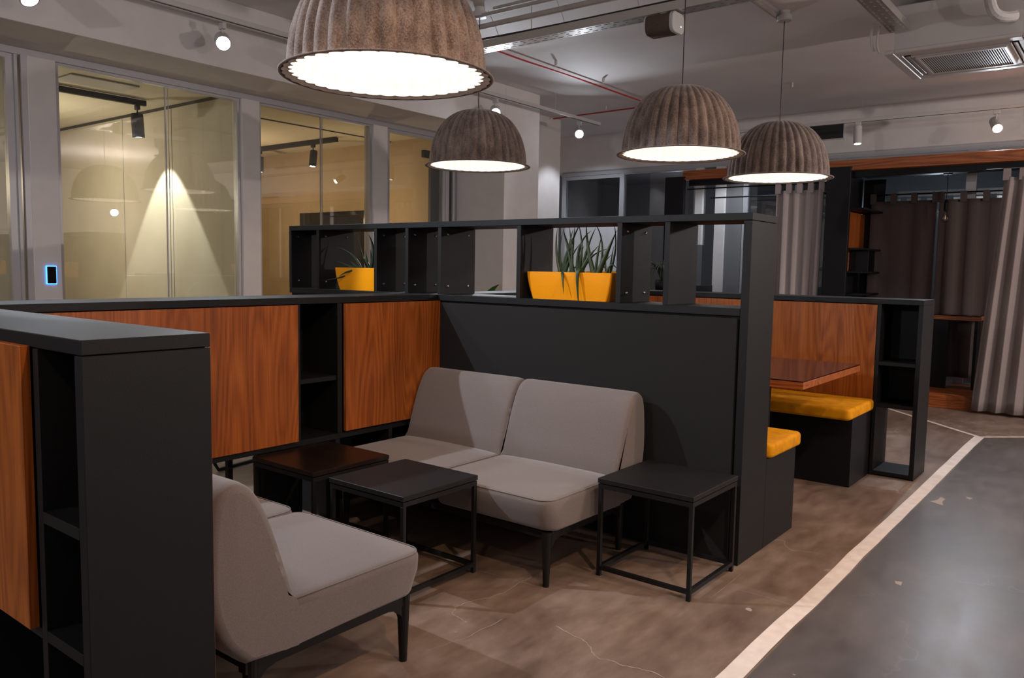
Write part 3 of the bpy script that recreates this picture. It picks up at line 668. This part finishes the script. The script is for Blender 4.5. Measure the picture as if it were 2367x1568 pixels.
# ------------------------------------------------------------------ sofas
def sofa(loc, flip, lab):
    """local: x=0 front edge, +x towards the back; y along; two modules"""
    t = thing('two_seat_sofa', lab, 'sofa', loc, R(180) if flip else 0)
    sgn = -1 if flip else 1
    wd = .7215
    prof = [(.55, .255), (.55, .395), (.560, .43), (.59, .52), (.622, .62), (.655, .70), (.69, .76), (.728, .79), (.77, .795), (.808, .775), (.832, .72), (.845, .60), (.845, .46), (.80, .33), (.725, .255)]
    for k in range(2):
        yc = sgn*(wd/2+k*wd)
        bs = bmesh.new(); RC, RE = .075, .026; sr = []
        ts = [.0, .001, .004, .009, .016, RE, .038, .052, RC, .13, wd/2]
        yl = [(-wd/2+.0028+q, q) for q in ts[:-1]]+[(0, wd/2)]+[(wd/2-.0028-q, q) for q in ts[-2::-1]]
        for y, q in yl:
            fi = RC-math.sqrt(max(RC*RC-(RC-min(q, RC))**2, 0)); ei = RE-math.sqrt(max(RE*RE-(RE-min(q, RE))**2, 0))
            dm = .014*(1-(abs(y)/(wd/2))**3); zt = .402-ei; pr = [(.60, .256)]
            pr += [(fi+.03+RE-RE*math.sin(a), .255+ei*.6+RE-RE*math.cos(a)) for a in [R(x) for x in (0, 30, 60, 90)]]
            pr += [(fi+.004, .335)]
            pr += [(fi+RE-RE*math.cos(a), zt-RE+RE*math.sin(a)) for a in [R(x) for x in (0, 22, 45, 68, 90)]]
            pr += [(fi+.12, zt+dm*.8), (.30, zt+dm), (.43, zt+dm*.9), (.60, zt+dm*.5)]
            sr.append([bs.verts.new((x, y, z)) for x, z in pr])
        ns = len(sr[0])
        for a, b in zip(sr, sr[1:]):
            for i in range(ns): bs.faces.new((a[i], a[(i+1) % ns], b[(i+1) % ns], b[i]))
        cp = [bs.faces.new(sr[0]), bs.faces.new(sr[-1][::-1])]; bmesh.ops.triangulate(bs, faces=cp)
        e_ = wd/2-.0028-.0065; zz = .3985; arc = [R(180+a) for a in range(0, 91, 15)]
        pth = [(.57, -e_, zz), (.30, -e_, zz)]+[(RC+.001-(RC-.0065)*math.sin(R(a)), -e_+(RC-.0065)*(1-math.cos(R(a))), zz) for a in range(0, 91, 15)]
        pth += [(x, -y, z) for x, y, z in pth[::-1]]
        piping = (pth, .0022)
        link('seat', mesh(bs), 'sofa', t, (0, yc, 0), smooth='caps')
        link('piping', tube(piping[0], piping[1], 6), 'sofa', t, (0, yc, 0), smooth=True)
        bm = bmesh.new()
        n = len(prof); ys = [(-wd/2+.002, .028), (-wd/2+.009, .012), (-wd/2+.022, .003), (-wd/2+.05, 0), (wd/2-.05, 0), (wd/2-.022, .003), (wd/2-.009, .012), (wd/2-.002, .028)]
        cx = sum(p[0] for p in prof)/n; cz = sum(p[1] for p in prof)/n
        # smooth profile by subdivision
        pp = prof[:]
        for _ in range(2):
            q = [pp[0]]
            for a, b in zip(pp, pp[1:]): q += [(a[0]*.75+b[0]*.25, a[1]*.75+b[1]*.25), (a[0]*.25+b[0]*.75, a[1]*.25+b[1]*.75)]
            q.append(pp[-1]); pp = q
        rings = []
        N = len(pp)
        for y, ins in ys:
            ring = []
            for i, (x, z) in enumerate(pp):
                a, b = pp[max(i-1, 0)], pp[min(i+1, N-1)]; d = Vector((b[0]-a[0], b[1]-a[1])).normalized(); nrm = Vector((d.y, -d.x))
                kf = 0 if (z < .40 and x < .62) else min(1, max(0, (z-.40)/.03)) if x < .6 else 1
                ring.append(bm.verts.new((x+nrm.x*ins*kf, y, max(z+nrm.y*ins*kf, .255))))
            rings.append(ring)
        for a, b in zip(rings, rings[1:]):
            for i in range(N): bm.faces.new((a[i], a[(i+1) % N], b[(i+1) % N], b[i]))
        caps = [bm.faces.new(rings[0]), bm.faces.new(rings[-1][::-1])]; bmesh.ops.triangulate(bm, faces=caps)
        link('backrest', mesh(bm), 'sofa', t, (0, yc, 0), smooth='caps')
    ln = 2*wd
    link('base_frame', boxes([(.06, .10, *sorted((sgn*.05, sgn*(ln-.05))), .215, .247), (.66, .70, *sorted((sgn*.05, sgn*(ln-.05))), .215, .254), (.05, .71, *sorted((sgn*.04, sgn*.075)), .21, .25), (.05, .71, *sorted((sgn*(ln-.075), sgn*(ln-.04))), .21, .25)]), 'legwood', t)
    for x in (.065, .685):
        for y in (.055, ln-.055):
            gx = .11 if x < .3 else -.11
            bq = bmesh.new(); pq = [(x, .215), (x+gx, .215), (x+gx*.45, .20), (x+gx*.2, .175), (x, .12)]
            va = [[bq.verts.new((px, sgn*(y+dy), pz)) for px, pz in pq] for dy in (-.012, .012)]
            bq.faces.new(va[0]); bq.faces.new(va[1][::-1])
            for i in range(5): bq.faces.new((va[0][i], va[1][i], va[1][(i+1) % 5], va[0][(i+1) % 5]))
            link('leg_bracket', mesh(bq), 'legwood', t)
            link('leg', tube([(x, sgn*y, .248), (x, sgn*y, .17), (x, sgn*y, 0)], [.024, .021, .014], 14), 'legwood', t)
    return t
sofa((2.738, 1.925, 0), False, 'grey two-seat sofa against the tall divider, facing the small tables')
sofa((1.998, 1.925+1.456*0, 0), True, 'grey two-seat sofa in the left foreground with its back to the near divider')

# ------------------------------------------------------------------ side tables
def side_table(x0, y0, top, lab, s=.47, h=.455):
    t = thing('side_table', lab, 'table', (x0, y0, 0), 0, 'small square steel frame tables')
    link('table_top', box(0, s, 0, s, h-.022, h, bev=.0015), top, t)
    b = .018; e = .003
    link('top_frame', boxes([(e, s-e, e, e+b, h-.046, h-.026), (e, s-e, s-e-b, s-e, h-.046, h-.026), (e, e+b, e+b, s-e-b, h-.046, h-.026), (s-e-b, s-e, e+b, s-e-b, h-.046, h-.026)]), 'black', t)
    link('spacer', box(.03, s-.03, .03, s-.03, h-.027, h-.021, bev=0), 'black', t)
    link('floor_frame', boxes([(e+b, s-e-b, e, e+b, .03, .048), (e+b, s-e-b, s-e-b, s-e, .03, .048), (e, e+b, e+b, s-e-b, .03, .048), (s-e-b, s-e, e+b, s-e-b, .03, .048)]), 'black', t)
    for x in (e, s-e-b):
        for y in (e, s-e-b): link('leg', box(x, x+b, y, y+b, 0, h-.046, bev=.001), 'black', t)
side_table(3.058, 1.415, 'tabledark', 'small black square table beside the tall divider end, nearest the aisle')
side_table(2.262, 2.32, 'tabledark', 'middle small square table with dark grey top between the sofas')
side_table(2.265, 2.905, 'darkwood', 'small square table with dark brown wood top, next to the teak panels')

# ------------------------------------------------------------------ dining booth
def bench(x0, x1, y0, y1, cx0, cx1, lab1, lab2):
    o = thing('bench', lab1, 'bench', (x0, y0, 0), 0, 'box benches of the dining booth')
    link('box_body', box(0, x1-x0, 0, y1-y0, 0, .46, bev=.002), 'dark', o)
    c = link('bench_cushion', slab((cx1-cx0)/2, (y1-y0+.02)/2, 0, .075, .04, .02, dome=.006), 'velvet', loc=((cx0+cx1)/2, (y0+y1)/2-.012, .461), smooth=True)
    tag(c, lab2, 'cushion', 'ochre bench cushions')
bench(3.914, 4.345, 1.427, 3.38, 3.925, 4.385, 'dark box bench attached behind the tall divider', 'ochre yellow seat cushion beside the tall divider end, lower in the photo')
bench(5.424, 5.876, 1.424, 3.38, 5.28, 5.872, 'dark box bench in front of the teak faced divider', 'ochre yellow seat cushion in front of the teak panel, behind the dining table')
t = thing('dining_table', 'teak edged dining table with dark reflective top in the booth', 'table', (4.43, 1.43, 0))
link('table_top', box(0, 1.13, 0, 1.90, .755, .794, bev=.0015), 'woodh', t)
link('glass_top', box(0.002, 1.128, 0.002, 1.898, .7945, .801, bev=.001), 'tableglass', t)
link('leg_panel', box(.42, .48, .35, .75, 0, .755, bev=.002), 'dark', t)
link('leg_panel', box(.42, .48, 1.3, 1.7, 0, .755, bev=.002), 'dark', t)

# ------------------------------------------------------------------ planters
def leaf_mesh(base, tip, bend, w, n=12):
    w *= 1.35
    P = bez([base, bend, tip], n); bm = bmesh.new()
    rad = [w*(1-(i/n)**1.6)*.5+.0006 for i in range(n+1)]
    bm_tube(bm, P, rad, 6)
    return mesh(bm)
def planter(loc, L_, H, Wd, lab, leaves, cat='planter', rz=0):
    """box planter with inward curving ends, long axis local y"""
    t = thing('planter', lab, cat, loc, rz, 'orange planters on the dividers')
    bm = bmesh.new(); rings = []
    for k in range(9):
        f = k/8; ins = (1-f)**1.6
        hy = L_/2-ins*.034; hx = Wd/2-ins*.014
        rings.append([bm.verts.new((x, y, f*H)) for x, y in rrect(hx, hy, .008, 2)])
    for ins, z in ((.008, H), (.010, H-.03)):
        rings.append([bm.verts.new((x, y, z)) for x, y in rrect(Wd/2-ins, L_/2-ins, .006, 2)])
    k = len(rings[0])
    for a, b in zip(rings, rings[1:]):
        for i in range(k): bm.faces.new((a[i], a[(i+1) % k], b[(i+1) % k], b[i]))
    bm.faces.new(rings[0][::-1]); link('pot', mesh(bm), 'orange', t)
    link('soil', box(-Wd/2+.012, Wd/2-.012, -L_/2+.012, L_/2-.012, H-.045, H-.028, bev=0), 'soil', t)
    for b, d, e, w_ in leaves: link('leaf', leaf_mesh(b, d, e, w_), 'aloe', t, smooth=True)
    return t
# coordinates for leaves: local y negative = towards the right of the photo
def L3(yb, yt, zt, w=.017, bend=None, x=0, xt=None):
    xt = x if xt is None else xt
    zb = .12
    b = (x, yb, zb); d = (xt, yt, zt)
    e = bend if bend else ((x+xt)/2, yb+(yt-yb)*.25, zb+(zt-zb)*.6)
    return (b, d, e, w)
rl = random.Random(5)
big = [L3(.10, .135, .40, .016, (0, .16, .27)), L3(.09, -.03, .44, .016), L3(.10, .02, .36, .018), L3(.08, .03, .39, .016), L3(.085, -.02, .31, .018),
       L3(.02, .10, .395, .024, (0, .05, .27)), L3(.0, -.045, .30, .015), L3(-.01, -.09, .38, .016, (0, .02, .32)), L3(-.0, .00, .43, .015, (0, -.06, .28)),
       L3(-.02, -.14, .30, .022), L3(-.02, -.20, .28, .016, (0, -.07, .27)), L3(-.03, -.12, .40, .016), L3(-.12, -.055, .42, .024, (0, -.06, .28)),
       L3(-.13, -.25, .38, .028, (0, -.18, .24)), L3(-.12, -.155, .35, .014), L3(-.14, -.10, .43, .012, (0, -.20, .33)), L3(-.13, -.22, .25, .016),
       L3(-.20, -.22, .46, .010, (.03, -.26, .28)), L3(-.21, -.235, .30, .010), L3(-.19, -.26, .17, .016, (.0, -.21, .24)),
       L3(.13, .14, .38, .012, (.05, .17, .28), x=.06), L3(.06, .045, .42, .012, x=.04), L3(.0, .03, .41, .012, x=-.04),
       ((-.04, .06, .13), (-.115, .005, .03), (-.12, .02, .20), .018), ((-.05, -.08, .13), (-.10, -.09, -.07), (-.14, -.07, .26), .024),
       ((-.02, .06, .12), (.0, -.02, .17), (.02, .02, .21), .012)]
small = [L3(-.02, .29, .30, .013, (-.02, .08, .27), x=-.05), L3(.02, .28, .20, .016, (-.03, .14, .17), x=-.05), L3(.0, .17, .20, .018, (0, .10, .15)), L3(-.02, .20, .17, .016, (0, .10, .16)), L3(-.04, -.02, .38, .022, (0, -.11, .30)),
         L3(-.05, .06, .19, .016, (0, .02, .26)), L3(-.08, -.14, .30, .014), L3(-.06, -.04, .28, .014), L3(-.05, -.06, .24, .016), L3(-.02, .01, .27, .012), L3(-.07, -.12, .23, .014),
         ((-.04, -.02, .13), (-.10, .17, .085), (-.12, .05, .15), .014), ((-.05, .02, .13), (-.12, .31, .06), (-.11, .16, .07), .010), L3(.02, .14, .36, .010, (.03, .08, .22), x=.05), L3(-.1, -.17, .26, .012, (0, -.12, .22))]
planter((3.735, 2.475, H1), .555, .152, .185, 'large orange planter of dark aloe on the tall divider, at the centre', big)
planter((3.735, 4.203, H1), .44, .152, .185, 'orange planter with trailing aloe on the tall divider, at the left', small)
planter((6.06, 3.66, H1), .40, .152, .185, 'partly hidden orange planter on the far low divider', [L3(.05, .07, .36, .012), L3(0, -.04, .28, .014), L3(.1, .02, .30, .012), L3(-.05, -.12, .26, .014), L3(.03, .12, .24, .012)])
# leafy floor plant whose tips show over the low divider
t = thing('potted_plant', 'green broad-leaved potted plant whose tips show over the low divider', 'plant', (4.92, 4.15, 0))
link('pot', lathe([(.001, 0), (.13, 0), (.17, .35), (.16, .35), (.15, .30), (.001, .30)], 24), 'frost', t, smooth=True)
link('stem', tube([(0, 0, .3), (.02, 0, .6), (0, 0, .95)], .014, 8), 'soil', t)
def flat_leaf(L_, w, droop=.3):
    bm = bmesh.new(); n = 8; rows = []
    for i in range(n+1):
        f = i/n; x = L_*f; z = math.sin(f*1.6)*L_*.35-droop*L_*f*f; ww = w*math.sin(math.pi*min(f*.93+.05, 1))**.8/2
        rows.append([bm.verts.new((x, -ww, z+.15*ww)), bm.verts.new((x, 0, z)), bm.verts.new((x, ww, z+.15*ww))])
    for a, b in zip(rows, rows[1:]):
        for k in range(2): bm.faces.new((a[k], a[k+1], b[k+1], b[k]))
    return mesh(bm)
fm = flat_leaf(.34, .10); fm.materials.append(M['leaf'])
for k in range(16):
    link('leaf', fm, 'leaf', t, (.0, 0, .60+.4*k/16), (0, R(-35-rl.uniform(0, 35)), k*2.4), smooth=True)
# dark palm
t = thing('potted_palm', 'dark small palm standing on the distant grey cabinet', 'plant', (7.9, 4.12, 1.17))
link('pot', lathe([(.001, 0), (.07, 0), (.09, .12), (.08, .12), (.08, .09), (.001, .09)], 20), 'dark', t, smooth=True)
for k in range(30):
    a = k*2.4; e = rl.uniform(.12, .30)
    link('frond', leaf_mesh((0, 0, .10), (math.cos(a)*e, math.sin(a)*e, rl.uniform(.12, .34)), (math.cos(a)*e*.5, math.sin(a)*e*.5, .40), .014), 'palmleaf', t, smooth=True)

# cantilever chair behind the shelf
t = thing('cantilever_chair', 'black tube-frame chair half hidden behind the low shelf', 'chair', (3.18, 4.62, 0), R(100))
link('seat', slab(.22, .22, .42, .47, .04, .015), 'legwood', t, smooth=True)
link('backrest', slab(.20, .03, .55, .85, .02, .01), 'legwood', t, (0, -.24, 0), smooth=True)
for s in (-1, 1):
    link('frame_tube', tube([(s*.21, -.24, .85), (s*.21, -.24, .5), (s*.21, -.20, .41), (s*.21, .18, .41), (s*.21, .22, .37), (s*.21, .22, .06), (s*.21, .19, .013), (s*.21, -.2, .013)], .012, 8), 'black', t)
link('floor_bar', tube([(-.21, -.2, .013), (.21, -.2, .013)], .012, 8), 'black', t)

# ------------------------------------------------------------------ cabins on the right
t = thing('wooden_cabin', 'teak framed curtained cabins along the right wall', 'cabin', (9.4, 0, 0))
link('header_board', box(-.05, .05, -1.5, 4.64, 2.545, 2.64, bev=.002), 'woodh', t)
link('header_lip', box(-.075, .05, -1.5, 4.64, 2.525, 2.544, bev=.002), 'woodh', t)
link('cabin_roof', box(.051, .98, -1.5, 2.74, 2.545, 2.585, bev=.002), 'dark', t)
link('curtain_beam', box(.051, .11, -1.5, 4.6, 2.46, 2.544, bev=.002), 'dark', t)
for a, b in ((2.605, 2.86), (4.60, 4.86)): link('post_panel', box(-.09, -.03, a, b, 0, 2.565, bev=.002), 'dark', t)
link('side_wall', box(-.03, .92, 2.70, 2.74, 0, 2.54, bev=.002), 'dark', t)
link('side_wall', box(-.03, .92, 4.62, 4.66, 0, 1.2, bev=.002), 'dark', t)
link('plinth', box(-.03, .95, -1.5, 2.60, 0, .155, bev=.003), 'woodh', t)
for z in (1.15, 1.40, 1.66, 2.10): link('wall_shelf', box(.0, .80, 2.46, 2.69, z, z+.02, bev=.001), 'dark', t)
for x in (.25, .5, .78): link('shelf_upright', box(x, x+.02, 2.461, 2.69, 1.42, 1.659, bev=.001), 'dark', t)
link('shelf_back', box(.0, .78, 2.66, 2.699, 1.681, 2.09, bev=.001), 'wood', t)
link('shelf_back', box(.0, .80, 2.67, 2.699, 1.421, 1.659, bev=.001), 'woodh', t)
link('shelf_upright', box(.79, .81, 2.45, 2.69, .16, 2.5, bev=.001), 'dark', t)
t = thing('cabin_table', 'dark topped table with teak edge inside the right cabin', 'table', (9.78, 1.34, .156))
link('table_top', box(0, .32, 0, 1.1, .755, .80, bev=.002), 'woodh', t, label='teak edge')
link('surface', box(.003, .32, .003, 1.1, .801, .81, bev=.001), 'tableglass', t)
link('leg_panel', box(.05, .09, .30, .60, 0, .754, bev=.001), 'dark', t)
link('leg_panel', box(.1, .32, .03, .06, 0, .754, bev=.001), 'dark', t)

def curtain(loc, wd, z0, z1, mat, lab, folds, amp, flare=1.0, tabs=5, seed=1, group=None, narrow=1.0, lean=0.0):
    """hangs in the local y direction, z0..z1 world heights"""
    r_ = random.Random(seed); t = thing('curtain', lab, 'curtain', loc, 0, group)
    nx = 140; nz = 24; bm = bmesh.new(); V = []
    ph = [r_.uniform(0, 6.28) for _ in range(3)]
    for j in range(nz+1):
        f = j/nz; z = z0+(z1-z0)*f; row = []
        wj = wd*(flare+(1-flare)*f)
        for i in range(nx+1):
            u = i/nx
            s_ = math.sin(u*folds*2*math.pi+ph[0]+.5*math.sin(u*5+ph[1])+.25*(1-f))
            a = amp*(1-.45*f)*(.75+.35*math.sin(u*7+ph[2]))
            x = a*math.copysign(abs(s_)**.75, s_)+.012*math.sin(f*4+u*9+ph[1])*(1-f)
            y = (u-.5)*wj+.35*a*math.cos(u*folds*4*math.pi+ph[0])*.5+lean*(1-f)
            row.append(bm.verts.new((x, y, z)))
        V.append(row)
    for a, b in zip(V, V[1:]):
        for i in range(nx): bm.faces.new((a[i], a[i+1], b[i+1], b[i]))
    o = link('drape', mesh(bm), mat, t, (0, 0, -loc[2]), smooth=True)
    sm = o.modifiers.new('s', 'SOLIDIFY'); sm.thickness = .003
    tw = .032
    for k in range(tabs):
        y = (k/(tabs-1)-.5)*(wd-.04)
        link('tab', boxes([(-.018, -.014, y-tw, y+tw, z1-.03, z1+.085), (.014, .018, y-tw, y+tw, z1-.03, z1+.085), (-.018, .018, y-tw, y+tw, z1+.083, z1+.087)]), mat, t, (0, 0, -loc[2]))
    return t
# front right curtain (to the floor), middle curtain, two back curtains
curtain((9.25, .78, 1.2), .72, .03, 2.36, 'curtain', 'mauve-grey floor-length curtain at the right edge of the photo', 6, .045, flare=1.28, tabs=6, seed=4, lean=.06)
curtain((9.42, 3.19, 1.2), .54, .05, 2.34, 'curtain_pale', 'pale grey gathered curtain behind the rear pendant', 4, .05, flare=.92, tabs=5, seed=9)
curtain((10.16, 2.24, 1.2), .70, .25, 2.24, 'curtain_dark', 'left dark brown curtain at the back of the right cabin', 3, .018, tabs=4, seed=2)
curtain((10.16, 1.52, 1.2), .70, .25, 2.24, 'curtain_dark', 'right dark brown curtain at the back of the cabin, behind the bare bulb', 3, .022, tabs=4, seed=3)
tag(link('curtain_rod', tube([(9.25, -.6, 2.44), (9.25, 1.3, 2.44)], .008, 8), 'black'), 'black rod of the floor-length curtain at right', 'rod')
tag(link('curtain_rod', tube([(9.42, 2.87, 2.415), (9.42, 4.6, 2.415)], .008, 8), 'black'), 'black rod of the pale gathered curtain', 'rod')
tag(link('curtain_rod', tube([(10.16, .2, 2.315), (10.16, 2.68, 2.315)], .009, 8), 'black'), 'black rod across the back of the right cabin', 'rod')
tag(link('curtain_rod', tube([(10.1, 2.76, 2.36), (10.1, 4.6, 2.36)], .009, 8), 'black'), 'black rod across the back of the left cabin', 'rod')
t = thing('bare_bulb_pendant', 'bare clear bulb hanging on a black cord in the right cabin', 'pendant lamp', (9.85, 1.745, 1.98))
link('ceiling_cup', lathe([(.001, .50), (.045, .50), (.05, .53), (.001, .55)], 16), 'black', t)
link('cord', tube([(0, 0, .22), (0, 0, .51)], .004, 8), 'cord', t)
link('socket', lathe([(.001, .11), (.02, .11), (.022, .2), (.008, .23), (.001, .23)], 16), 'black', t)
link('glass_bulb', lathe([(.001, -.02), (.025, -.012), (.042, .02), (.036, .05), (.018, .09), (.016, .11)], 20), 'bulbglass', t, smooth=True)
link('filament', tube([(-.01, 0, .06), (-.008, 0, .02), (0, .004, .04), (.008, 0, .02), (.01, 0, .06)], .0012, 6), 'filament', t)
